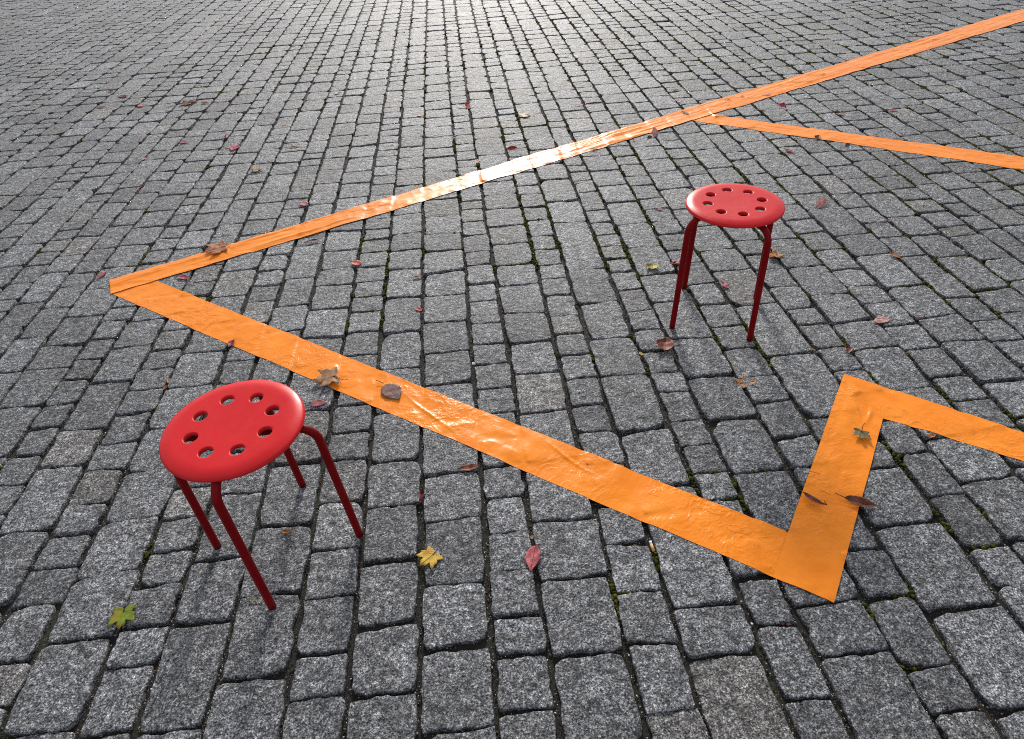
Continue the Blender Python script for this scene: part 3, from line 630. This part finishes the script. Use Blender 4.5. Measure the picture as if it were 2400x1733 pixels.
# ---------------------------------------------------------------- leaves
LEAVES = [
 ([-3.1077, 5.5842], [-3.0858, 5.6407], 'o', 'darkred', 0.6, 0.3, 'dark red leaf in the farthest corner, up and left of a round dark red one', 0),
 ([-2.9513, 5.4499], [-2.8936, 5.3891], 'o', 'darkred', 0.8, 0.2, 'small round dark red leaf at the far left of the paving', 0),
 ([-3.0254, 5.1873], [-2.9596, 5.1941], 'o', 'brownpink', 0.45, 0.1, 'flat brownish pink leaf nearest the far left edge of the paving', 0),
 ([-2.6868, 5.1226], [-2.6383, 5.1158], 'o', 'red', 0.7, 0.2, 'red leaf lying on one stone left of the long pink leaf', 0),
 ([-2.4278, 5.0567], [-2.393, 5.0982], 'o', 'pink', 0.4, 0.2, 'slim pink leaf left of the large crumpled brown leaf', 0),
 ([-2.3332, 5.1215], [-2.2246, 5.1181], 'm', 'brown', 0.8, 0.6, 'large crumpled brown leaf at the far left of the square', 0),
 ([-2.1937, 5.0956], [-2.1152, 5.0773], 'o', 'brownpink', 0.45, 0.4, 'pinkish brown curled leaf just right of the large crumpled brown leaf', 0),
 ([-2.6648, 4.6784], [-2.6301, 4.6974], 'o', 'darkbrown', 0.7, 0.4, 'dark brown leaf in a joint at the far left', 0),
 ([-2.3702, 4.3924], [-2.3436, 4.4301], 'o', 'rust', 0.5, 0.5, 'rusty curled leaf sitting in the joint behind a pink scrap', 0),
 ([-2.3584, 4.339], [-2.3385, 4.3603], 'o', 'pink', 0.5, 0.3, 'little pink scrap of leaf below a rusty curled leaf', 0),
 ([-2.071, 4.2804], [-2.0012, 4.2579], 'o', 'pink', 0.45, 0.2, 'long pink leaf on a short stone behind the upper orange strip', 0),
 ([-1.8258, 4.6386], [-1.7767, 4.6336], 'o', 'orange', 0.35, 0.2, 'narrow orange brown leaf straddling a joint far left of centre', 0),
 ([-1.4214, 4.4448], [-1.3892, 4.4235], 'o', 'orange', 0.7, 0.2, 'tiny salmon orange leaf on a narrow stone, far from the camera', 0),
 ([-1.7744, 4.3272], [-1.7629, 4.2278], 'o', 'magenta', 0.5, 0.4, 'folded magenta leaf, the farther one of the magenta pair', 0),
 ([-1.6463, 4.129], [-1.6615, 4.0454], 'o', 'magenta', 0.8, 0.2, 'round magenta leaf, the nearer one of the magenta pair', 0),
 ([-1.757, 4.1352], [-1.7299, 4.1458], 'o', 'tan', 0.4, 0.3, 'small tan leaf left of the round magenta leaf', 0),
 ([-1.307, 4.0292], [-1.2176, 4.0269], 'o', 'rust', 0.25, 0.3, 'long thin rust brown leaf lying across the far paving', 0),
 ([-2.2184, 4.0094], [-2.1799, 4.0321], 'o', 'palepink', 0.65, 0.3, 'light pink leaf with a pale top, far left', 0),
 ([-1.4303, 3.6955], [-1.3738, 3.6918], 'm', 'tan', 0.9, 0.6, 'ragged tan maple leaf behind the upper orange strip', 0),
 ([-2.1482, 3.5793], [-2.1148, 3.5771], 'o', 'darkbrown', 0.5, 0.2, 'dark brown leaf in a cross joint near the left edge', 0),
 ([-2.0588, 3.5862], [-2.0573, 3.6141], 'o', 'red', 0.5, 0.3, 'tiny red leaf wedged in a joint near a dark brown leaf', 0),
 ([-1.1783, 5.0814], [-1.1173, 5.078], 'o', 'brownpink', 0.5, 0.2, 'faded pink leaf at the far end left of the centre joint', 0),
 ([-0.9761, 4.7539], [-0.9373, 4.7408], 'o', 'orange', 0.7, 0.2, 'bright orange brown leaf far off beside a mossy joint', 0),
 ([-0.5125, 4.4524], [-0.4617, 4.426], 'o', 'pink', 0.6, 0.2, 'pink leaf beside the straight centre joint, far off', 0),
 ([-0.1662, 4.6036], [-0.1779, 4.5043], 'o', 'red', 0.6, 0.4, 'bright red leaf standing in a joint behind the glare on the strip', 0),
 ([-0.7831, 3.9551], [-0.7346, 3.9655], 'o', 'darkred', 0.45, 0.3, 'dark red leaf on a cross joint between pink leaves and the strip', 0),
 ([-0.5364, 3.8643], [-0.4949, 3.862], 'o', 'darkbrown', 0.3, 0.6, 'blackish shrivelled leaf on a stone left of the centre joint', 0),
 ([-0.2673, 4.0238], [-0.234, 3.9847], 'o', 'darkred', 0.7, 0.4, 'dark red leaf stuck in the joint at the end of a short stone', 0),
 ([0.0696, 3.7314], [0.1347, 3.7449], 'o', 'red', 0.35, 0.4, 'vivid red folded leaf standing up behind the blown-out part of the strip', 0),
 ([-1.0488, 3.2012], [-1.0054, 3.166], 'o', 'pink', 0.85, 0.1, 'round pink leaf just behind the middle of the upper orange strip', 0),
 ([-0.7267, 4.0916], [-0.7117, 4.0966], 'o', 'yellow', 0.6, 0.2, 'tiny yellow leaf scrap in the far paving', 0),
 ([-0.1156, 3.6248], [-0.1051, 3.5676], 'o', 'brownpink', 0.6, 0.2, 'small reddish leaf bit in the joint right behind the glare', 0),
 ([0.1814, 4.2884], [0.2598, 4.28], 'm', 'tan', 0.9, 0.6, 'crumpled light brown maple leaf behind the glare on the strip', 0),
 ([0.5727, 4.4196], [0.618, 4.4013], 'o', 'brownpink', 0.35, 0.2, 'dull pinkish brown leaf flat on a stone, far off', 0),
 ([1.2441, 4.5626], [1.3133, 4.552], 'o', 'brown', 0.35, 0.4, 'brown leaf at the far edge just behind the upper strip', 0),
 ([1.2273, 4.3562], [1.2476, 4.3165], 'o', 'palepink', 0.6, 0.3, 'small pink leaf just behind the upper strip, below a brown leaf', 0),
 ([1.3669, 4.5452], [1.3996, 4.5456], 'o', 'pink', 0.4, 0.2, 'pink sliver of leaf at the far edge behind the upper strip', 0),
 ([1.2125, 4.1241], [1.244, 4.0691], 'o', 'greybrown', 0.45, 0.2, 'grey purple leaf on the strip where the two orange strips part', 0),
 ([0.9836, 3.8336], [0.9368, 3.7499], 'o', 'palepink', 0.8, 0.5, 'pale pink folded leaf against the near edge of the upper strip', 0),
 ([0.9035, 3.7384], [0.9395, 3.757], 'o', 'brown', 0.5, 0.5, 'brown leaf tucked below a pale pink folded leaf', 0),
 ([0.5596, 3.6265], [0.6105, 3.6021], 'o', 'brown', 0.4, 0.5, 'brown curled leaf under the near edge of the upper strip', 0),
 ([0.3928, 3.2078], [0.4385, 3.2055], 'o', 'brown', 0.45, 0.4, 'brown leaf lying alone between the upper strip and the far stool', 0),
 ([0.7594, 2.8386], [0.792, 2.821], 'o', 'brownpink', 0.4, 0.3, 'dull pink leaf left of the seat of the far stool', 0),
 ([0.8149, 3.7294], [0.8257, 3.7046], 'o', 'darkbrown', 0.7, 0.3, 'tiny dark leaf near the near edge of the upper strip', 0),
 ([1.4413, 4.0956], [1.4803, 4.0993], 'o', 'pink', 0.3, 0.2, 'thin pink leaf in the wedge where the two strips part', 0),
 ([1.6534, 4.3336], [1.6837, 4.3303], 'o', 'palepink', 0.6, 0.3, 'pale leaf on the upper strip, the farther of two', 0),
 ([1.5405, 4.2863], [1.5821, 4.2803], 'o', 'palepink', 0.35, 0.3, 'pale leaf on the upper strip, the nearer of two', 0),
 ([1.8058, 4.3208], [1.8571, 4.3243], 'o', 'pink', 0.3, 0.2, 'pink leaf at the near edge of the upper strip close to the far end', 0),
 ([1.8382, 4.141], [1.857, 4.0547], 'o', 'magenta', 0.6, 0.5, 'dark pink folded leaf on the stones between the two far strips', 0),
 ([1.6644, 4.0754], [1.7127, 4.0341], 'o', 'brownpink', 0.35, 0.3, 'long brownish pink leaf between the two far strips', 0),
 ([1.8571, 3.8363], [1.9081, 3.8284], 'o', 'palepink', 0.3, 0.3, 'pinkish tan leaf in a joint behind the right-hand far strip', 0),
 ([2.0873, 3.9061], [2.1424, 3.9023], 'o', 'rust', 0.6, 0.7, 'rusty brown curled leaf behind the right-hand far strip', 0),
 ([2.4149, 3.8836], [2.4681, 3.8716], 'o', 'pink', 0.4, 0.2, 'rose pink leaf at the far right of the paving', 0),
 ([2.3522, 3.85], [2.3883, 3.8385], 'o', 'darkred', 0.3, 0.2, 'dark red leaf close beside a rose pink leaf at the far right', 0),
 ([2.6195, 3.8889], [2.6374, 3.8761], 'o', 'brown', 0.6, 0.3, 'small brown leaf in the top right corner of the paving', 0),
 ([1.6077, 3.4178], [1.6373, 3.3618], 'o', 'magenta', 0.45, 0.3, 'dark pink leaf between the right-hand far strip and the far stool', 0),
 ([1.8231, 3.5397], [1.8612, 3.5729], 'o', 'darkbrown', 0.7, 0.6, 'dark leaf on the near edge of the right-hand far strip', 0),
 ([2.1563, 3.5336], [2.1765, 3.5147], 'o', 'olive', 0.6, 0.6, 'olive brown leaf on the far edge of the right-hand far strip', 0),
 ([2.2283, 3.4533], [2.2625, 3.4376], 'o', 'rust', 0.15, 0.4, 'rust red sliver of leaf poking out behind the right-hand far strip', 0),
 ([1.9276, 3.3951], [1.9689, 3.4284], 'o', 'brown', 0.5, 0.5, 'brown leaf standing in shadow below the right-hand far strip', 0),
 ([1.5516, 2.7783], [1.4843, 2.7246], 'o', 'palepink', 0.7, 0.6, 'pale pink folded leaf right of the seat of the far stool', 0),
 ([1.7316, 2.5581], [1.7697, 2.5491], 'o', 'orange', 0.3, 0.3, 'orange tan leaf lying in a mossy cross joint at the right edge', 0),
 ([1.5764, 3.6172], [1.5833, 3.5862], 'o', 'brownpink', 0.5, 0.3, 'little reddish leaf in a joint under the right-hand far strip', 0),
 ([-1.8264, 2.6258], [-1.85, 2.5605], 'o', 'pink', 0.35, 0.4, 'rose pink leaf left of the sharp left corner of the tape', 0),
 ([-1.3272, 2.7672], [-1.4119, 2.7221], 'm', 'rusttan', 1.0, 0.45, 'large rusty tan maple leaf on the upper strip near its left corner', [[-1.3362, 2.7443], [-1.3163, 2.7682], [-1.294, 2.7847]]),
 ([-1.4652, 2.5257], [-1.401, 2.5009], 'o', 'pink', 0.5, 0.4, 'pink leaf inside the sharp left corner of the tape', 0),
 ([-1.0971, 2.5264], [-1.0655, 2.5323], 'o', 'darkbrown', 0.45, 0.3, 'dark brown leaf inside the tape triangle, below the upper strip', 0),
 ([-1.064, 2.0084], [-1.0725, 1.9624], 'o', 'darkpink', 0.6, 0.5, 'dark pink leaf at the lower edge of the near strip behind the near stool', 0),
 ([-0.9258, 2.7601], [-0.8693, 2.7835], 'o', 'darkbrownred', 0.35, 0.5, 'dark reddish leaf just below the middle of the upper strip', 0),
 ([-0.6831, 2.5417], [-0.6327, 2.5139], 'o', 'redorange', 0.8, 0.2, 'rounded orange red leaf inside the tape triangle', 0),
 ([-0.3986, 2.3666], [-0.3505, 2.3749], 'o', 'brownpink2', 0.4, 0.3, 'brownish red leaf ending at the straight centre joint', 0),
 ([-0.3652, 2.1355], [-0.3403, 2.1125], 'o', 'red', 0.7, 0.3, 'small bright red leaf beside the straight centre joint', 0),
 ([-0.1348, 1.8335], [-0.1227, 1.8376], 'o', 'brown', 0.5, 0.4, 'tiny brown leaf in a mossy joint right of the centre joint', 0),
 ([0.6184, 2.2882], [0.6328, 2.3326], 'o', 'olive', 1.5, 0.6, 'yellow green leaf left of the far stool', 0),
 ([0.7624, 2.3369], [0.697, 2.3156], 'o', 'magenta', 0.35, 0.5, 'deep pink leaf touching the left front leg of the far stool', 0),
 ([0.5452, 1.7398], [0.5682, 1.8166], 'o', 'brownred', 1.0, 0.7, 'round crinkled reddish brown leaf below the left front leg of the far stool', 0),
 ([0.4591, 1.7611], [0.4699, 1.7399], 'o', 'yellow', 0.5, 0.3, 'small yellow leaf in the joint left of a round crinkled brown leaf', 0),
 ([0.8723, 2.1544], [0.8871, 2.1037], 'o', 'pink', 0.5, 0.3, 'pink leaf on the stone between the legs of the far stool', 0),
 ([1.1639, 2.3322], [1.1112, 2.3048], 'm', 'orangebrown', 0.9, 0.8, 'orange brown crumpled leaf behind the right front leg of the far stool', 0),
 ([1.61, 2.2732], [1.6392, 2.2152], 'o', 'orange', 0.35, 0.4, 'long orange brown leaf in a mossy joint at the right', 0),
 ([1.3893, 1.8331], [1.3221, 1.8213], 'o', 'palepink', 0.55, 0.2, 'large pale pink veined leaf with a stem at the right edge', [[1.3893, 1.8331], [1.406, 1.8457], [1.415, 1.8463]]),
 ([1.1572, 1.6628], [1.1867, 1.6881], 'o', 'brownred', 0.6, 0.6, 'small dark reddish leaf below the large pale pink leaf', 0),
 ([1.4826, 1.8269], [1.508, 1.8324], 'o', 'brown', 0.5, 0.4, 'brown leaf in a joint right of the large pale pink leaf', 0),
 ([1.7744, 2.2995], [1.7887, 2.2894], 'o', 'brown', 0.6, 0.2, 'small faint brown leaf by the right edge, level with the far stool legs', 0),
 ([1.3445, 1.6375], [1.3531, 1.6262], 'o', 'rust', 0.5, 0.3, 'tiny rust leaf speck on a stone at the lower right of the pale pink leaf', 0),
 ([1.0452, 1.7039], [1.0609, 1.6861], 'o', 'tan', 0.35, 0.3, 'small tan leaf at a mossy junction right of the far stool', 0),
 ([-1.2471, 1.8141], [-1.2422, 1.7866], 'o', 'tan', 0.5, 0.3, 'light tan scrap in the joint behind the near stool', 0),
 ([-1.2422, 1.7774], [-1.2468, 1.7485], 'o', 'rust', 0.5, 0.3, 'rusty orange scrap in the same joint as the light tan one, nearer the near stool', 0),
 ([-1.2366, 1.6684], [-1.2409, 1.6453], 'o', 'straw', 0.45, 0.3, 'pale straw coloured scrap left of the seat of the near stool', 0),
 ([-0.6251, 1.7394], [-0.7018, 1.7204], 'm', 'greytan', 1.0, 0.5, 'greyish tan maple leaf on the lower edge of the near strip', [[-0.6249, 1.7378], [-0.6034, 1.7181], [-0.5888, 1.7094], [-0.5756, 1.7094]]),
 ([-0.6918, 1.6081], [-0.6327, 1.6086], 'o', 'dustypink', 0.62, 0.04, 'dusty pink oval leaf right of the seat of the near stool', 0),
 ([-0.4442, 1.6777], [-0.3862, 1.5962], 'o', 'purplebrown', 0.7, 0.03, 'broad purple brown leaf lying flat in the middle of the near strip', [[-0.4487, 1.6839], [-0.4612, 1.6927], [-0.4768, 1.6995]]),
 ([-0.1787, 1.2672], [-0.1167, 1.2776], 'o', 'brown2', 0.45, 0.4, 'reddish brown leaf below the near strip by the centre joint', 0),
 ([-0.2861, 1.2045], [-0.2964, 1.1511], 'o', 'darkred', 0.4, 0.6, 'dark red leaf sunk in the straight centre joint', 0),
 ([-0.0503, 1.6213], [-0.023, 1.6205], 'o', 'orangebrown', 0.45, 0.5, 'small orange brown leaf in a cross joint above the near strip', 0),
 ([-0.5716, 1.4562], [-0.5582, 1.4578], 'o', 'straw', 0.6, 0.2, 'tiny yellowish scrap in the joint beside the right leg of the near stool', 0),
 ([0.7558, 1.5553], [0.8066, 1.5709], 'm', 'orangebrown', 0.85, 0.8, 'orange brown crinkled leaf on a joint left of the notch in the tape', 0),
 ([1.0324, 1.2915], [1.0165, 1.2564], 'm', 'greengrey', 1.0, 0.5, 'small grey green maple leaf on the short right strip', [[1.0333, 1.2934], [1.044, 1.3101], [1.0539, 1.3191]]),
 ([0.7708, 1.0861], [0.8188, 1.0366], 'o', 'brownpurple', 0.32, 0.7, 'curled purple brown leaf over the left edge of the short right strip', [[0.8166, 1.0495], [0.8188, 1.0366]]),
 ([0.8762, 1.0566], [0.9552, 1.0207], 'o', 'darkbrown2', 0.42, 0.5, 'dark brown pointed leaf over the right edge of the short right strip', [[0.8772, 1.0559], [0.8681, 1.0645], [0.8583, 1.0745]]),
 ([1.214, 1.255], [1.2429, 1.2616], 'o', 'orange', 0.5, 0.4, 'orange tan leaf at the right border under the last strip', 0),
 ([-0.6708, 1.0903], [-0.6372, 1.0919], 'o', 'orangebrown', 0.4, 0.5, 'small orange brown leaf on the stone between the legs of the near stool', 0),
 ([-1.023, 0.8882], [-1.011, 0.8313], 'm', 'green', 0.85, 0.35, 'green maple leaf at the lower left of the paving', 0),
 ([-1.0138, 0.9094], [-1.0245, 0.8947], 'o', 'darkred', 0.5, 0.4, 'dark red scrap in the joint just above the green maple leaf', 0),
 ([-0.242, 0.9834], [-0.2773, 0.9497], 'm', 'yellow', 1.05, 0.25, 'yellow maple leaf with green veins on the near paving', [[-0.242, 0.9834], [-0.2324, 0.9918], [-0.2214, 0.9989]]),
 ([0.0266, 0.9828], [0.0075, 0.9074], 'o', 'rosepink', 0.52, 0.25, 'rose red pointed leaf on the near paving, upright in view', [[0.0266, 0.9828], [0.0367, 0.9854], [0.0465, 0.9834]]),
 ([0.3854, 0.7675], [0.4068, 0.7718], 'o', 'darkred', 0.5, 0.4, 'dark red leaf in a wide joint near the lower right', 0),
 ([0.2784, 0.9648], [0.2929, 0.9693], 'o', 'brown', 0.4, 0.4, 'brown scrap in the joint left of the cigarette butt', 0),
 ([0.0161, 1.0102], [0.0226, 1.0231], 'o', 'tan', 0.7, 0.4, 'pinkish tan chip in the joint just above the rose red pointed leaf', 0),
 ([0.0353, 0.8131], [0.0405, 0.8016], 'o', 'palepink', 0.6, 0.3, 'pale chip in the joint between two big stones near the bottom', 0),
 ([0.5827, 0.7252], [0.5916, 0.7254], 'o', 'darkred', 0.5, 0.3, 'dark red scrap, left of two in a joint under the tape corner', 0),
 ([0.5942, 0.7236], [0.6036, 0.7222], 'o', 'brownred', 0.7, 0.3, 'reddish scrap, right of two in a joint under the tape corner', 0),
]

def oval_leaf(l, w, curl, seed):
    nu, nw = 17, 9; V, F = [], []
    rr = random.Random(seed); tw = rr.uniform(-.35, .35)*curl; asym = rr.uniform(-.06, .06)
    for i in range(nu):
        u = i/(nu-1); wid = .5*w*(math.sin(math.pi*min(1, u**.80))**.85)*(1 if u < .7 else 1-.35*((u-.7)/.3)) if 0 < u < 1 else .0004
        wid *= 1+.035*math.sin(i*2.9)
        for j in range(nw):
            v = -1+2*j/(nw-1); yy = v*wid + asym*l*math.sin(math.pi*u)
            z = curl*(.34*abs(v)*wid*1.3 + .22*wid*v*v) + curl*.20*l*(2*u-1)**2*.6 + tw*yy*(2*u-1)
            z += .0045*(.4+curl)*(noise.noise((u*l*60, v*wid*70, seed))+.2)*min(1, l/.05)
            V.append(((u)*l, yy*(1-.25*curl*abs(v)), z))
    zm = min(q[2] for q in V); V = [(a, b, c-zm) for a, b, c in V]
    for i in range(nu-1):
        for j in range(nw-1): a = i*nw+j; F.append((a, a+nw, a+nw+1, a+1))
    return V, F
MP = [(0, 1.0), (5, .84), (11, .80), (16, .80), (24, .54), (33, .66), (38, .80), (45, .96), (54, .78), (62, .70), (69, .70), (80, .45), (92, .52), (103, .62), (112, .66), (122, .50), (133, .40), (155, .24), (180, .05)]
def maple_leaf(l, asp, curl, seed):
    rr = random.Random(seed); pts = []
    full = MP + [(360-a, r) for a, r in reversed(MP[1:-1])]
    n = len(full); out = []
    for i in range(n):
        a0, q0 = full[i]; a1, q1 = full[(i+1) % n]; a1 += 360 if a1 < a0 else 0
        q0 *= 1+rr.uniform(-.07, .07)
        for f in (0, .5): out.append((R(a0*(1-f)+a1*f), (q0*(1-f)+q1*f)*(1-.0)))
    nn = len(out); V = [(0, 0, 0)]; F = []
    rings = (.2, .4, .6, .8, 1.0)
    for f in rings:
        for a, r in out:
            x, y = r*f*l*math.cos(a), r*f*l*math.sin(a)*asp
            z = curl*l*(.10*math.sin(a*3.5+seed)*f*r + .26*(f*r)**2*(.5+.5*math.sin(a*2+seed*1.7))) + .006*curl*(noise.noise((x*50, y*50, seed))+.3)*f
            V.append((x, y, z))
    zm = min(q[2] for q in V); V = [(a, b, c-zm) for a, b, c in V]
    for k in range(nn): F.append((0, 1+k, 1+(k+1) % nn))
    for q in range(len(rings)-1):
        for k in range(nn):
            b0 = 1+q*nn; b1 = b0+nn; k2 = (k+1) % nn; F.append((b0+k, b1+k, b1+k2, b0+k2))
    return V, F
def thicken(o, t=.00035):
    md = o.modifiers.new('thickness', 'SOLIDIFY'); md.thickness = t; md.offset = 0
GROUP = 'fallen leaves scattered over the paving'
for n, (a, b, kind, col, asp, curl, label, pet) in enumerate(LEAVES):
    dx, dy = b[0]-a[0], b[1]-a[1]; l = math.hypot(dx, dy); ang = math.atan2(dy, dx)
    mx, my = (a[0]+b[0])/2, (a[1]+b[1])/2
    sunk = ('joint' in label and l < .06 and 'straddling' not in label and 'centre joint' not in label) or 'sunk' in label
    z = (.010 if kind == 'm' else .0045) if on_tape(mx, my) else (-.004 if sunk else .0028)
    if kind == 'm': V, F = maple_leaf(l*.93, asp, curl, n*1.37); off = l*.1
    else: V, F = oval_leaf(l, max(.006, asp*l), curl, n*1.7+.3); off = 0
    V = [(q[0]+(off if kind == 'm' else 0), q[1], q[2]) for q in V]
    o = make_mesh('maple_leaf' if kind == 'm' else 'leaf', V, F, lmat(col))
    tl_ = random.Random(n).uniform(-.10, .10)*curl
    if 'standing' in label or 'folded' in label: tl_ = .75 if math.cos(ang) > 0 else -.75
    o.location = (a[0], a[1], z); o.rotation_euler = (tl_, abs(tl_)*-.5 if abs(tl_) < .3 else 0, ang); thicken(o)
    tag(o, label, 'maple leaf' if kind == 'm' else 'leaf', GROUP)
    if l > .034:
        z0s = V[0][2] if kind == 'm' else V[4][2]
        if pet:
            ca, sa = math.cos(-ang), math.sin(-ang)
            pts = [((px-a[0])*ca-(py-a[1])*sa, (px-a[0])*sa+(py-a[1])*ca, z0s*(1-i/len(pet))+.0012+.002*i) for i, (px, py) in enumerate(pet)]
            if kind == 'm': pts = [(off, 0, z0s+.0008)]+pts[1:]
        else:
            sl_ = l*random.Random(n+5).uniform(.18, .34)
            pts = [(off+.002, 0, z0s+.0006), (off-sl_*.5, sl_*.06, z0s*.5+.001), (off-sl_, sl_*.25, .002)]
        sv, sf = tube(pts, [.0012]+[.0009]*(len(pts)-1), 7)
        make_mesh('stem', sv, sf, lmat('darkbrown' if col not in ('palepink', 'yellow', 'rosepink') else 'rosepink'), o)

# ---------------------------------------------------------------- litter

but = bpy.data.objects.new('cigarette_butt', None); COL.objects.link(but); but.location = (.3271, .9683, .0052)
but.rotation_euler = (0, R(4), math.atan2(.9394-.9683, .3307-.3271)); tag(but, 'cigarette butt with a tan filter, lying at a joint below the near strip', 'cigarette butt')
V, F = tube([(.0075, 0, 0), (.028, 0, 0)], .0038, 16); make_mesh('filter', V, F, plain('filter_tan', (.62, .34, .16)), but)
V, F = tube([(-.001, .0004, .0003), (.003, .0002, 0), (.0077, 0, 0)], [.0040, .0034, .0036], 16); make_mesh('paper', V, F, plain('white_paper', (.80, .80, .78)), but)
pc = make_mesh('paper_scrap', [(-.0065, -.004, .001), (.0065, -.005, .0), (.0075, .004, .002), (-.005, .005, .003), (.0, .0, .004)], [(0, 1, 4), (1, 2, 4), (2, 3, 4), (3, 0, 4)], plain('white_scrap', (.72, .72, .68)), loc=(-.1356, 1.7617, -.001)); thicken(pc, .0004)
tag(pc, 'small white paper scrap in the joint right of the straight centre joint', 'paper scrap')
for lab, pts in (('thin straw coloured twig beside the foot of the nearest leg of the near stool', [(-.7053, .887, .004), (-.688, .8835, .0045), (-.6699, .879, .003)]),
                 ('fine dark twig on the short right strip, the upper of two', [(.8228, 1.1581, .0075), (.835, 1.152, .009), (.8471, 1.1452, .0075)]),
                 ('fine dark twig on the short right strip, the lower one close to the curled leaf', [(.8234, 1.0884, .0075), (.834, 1.080, .010), (.8442, 1.0701, .0075)]),
                 ('loose orange thread hanging off the lower edge of the near strip', [(-.5217, 1.6229, .004), (-.505, 1.612, .003), (-.4911, 1.596, -.004)])):
    V, F = tube(pts, .0009 if 'straw' in lab else .0005, 7)
    o = make_mesh('thread' if 'thread' in lab else 'twig', V, F, tm2 if 'thread' in lab else lmat('straw' if 'straw' in lab else 'darkbrown')); tag(o, lab, 'thread' if 'thread' in lab else 'twig')
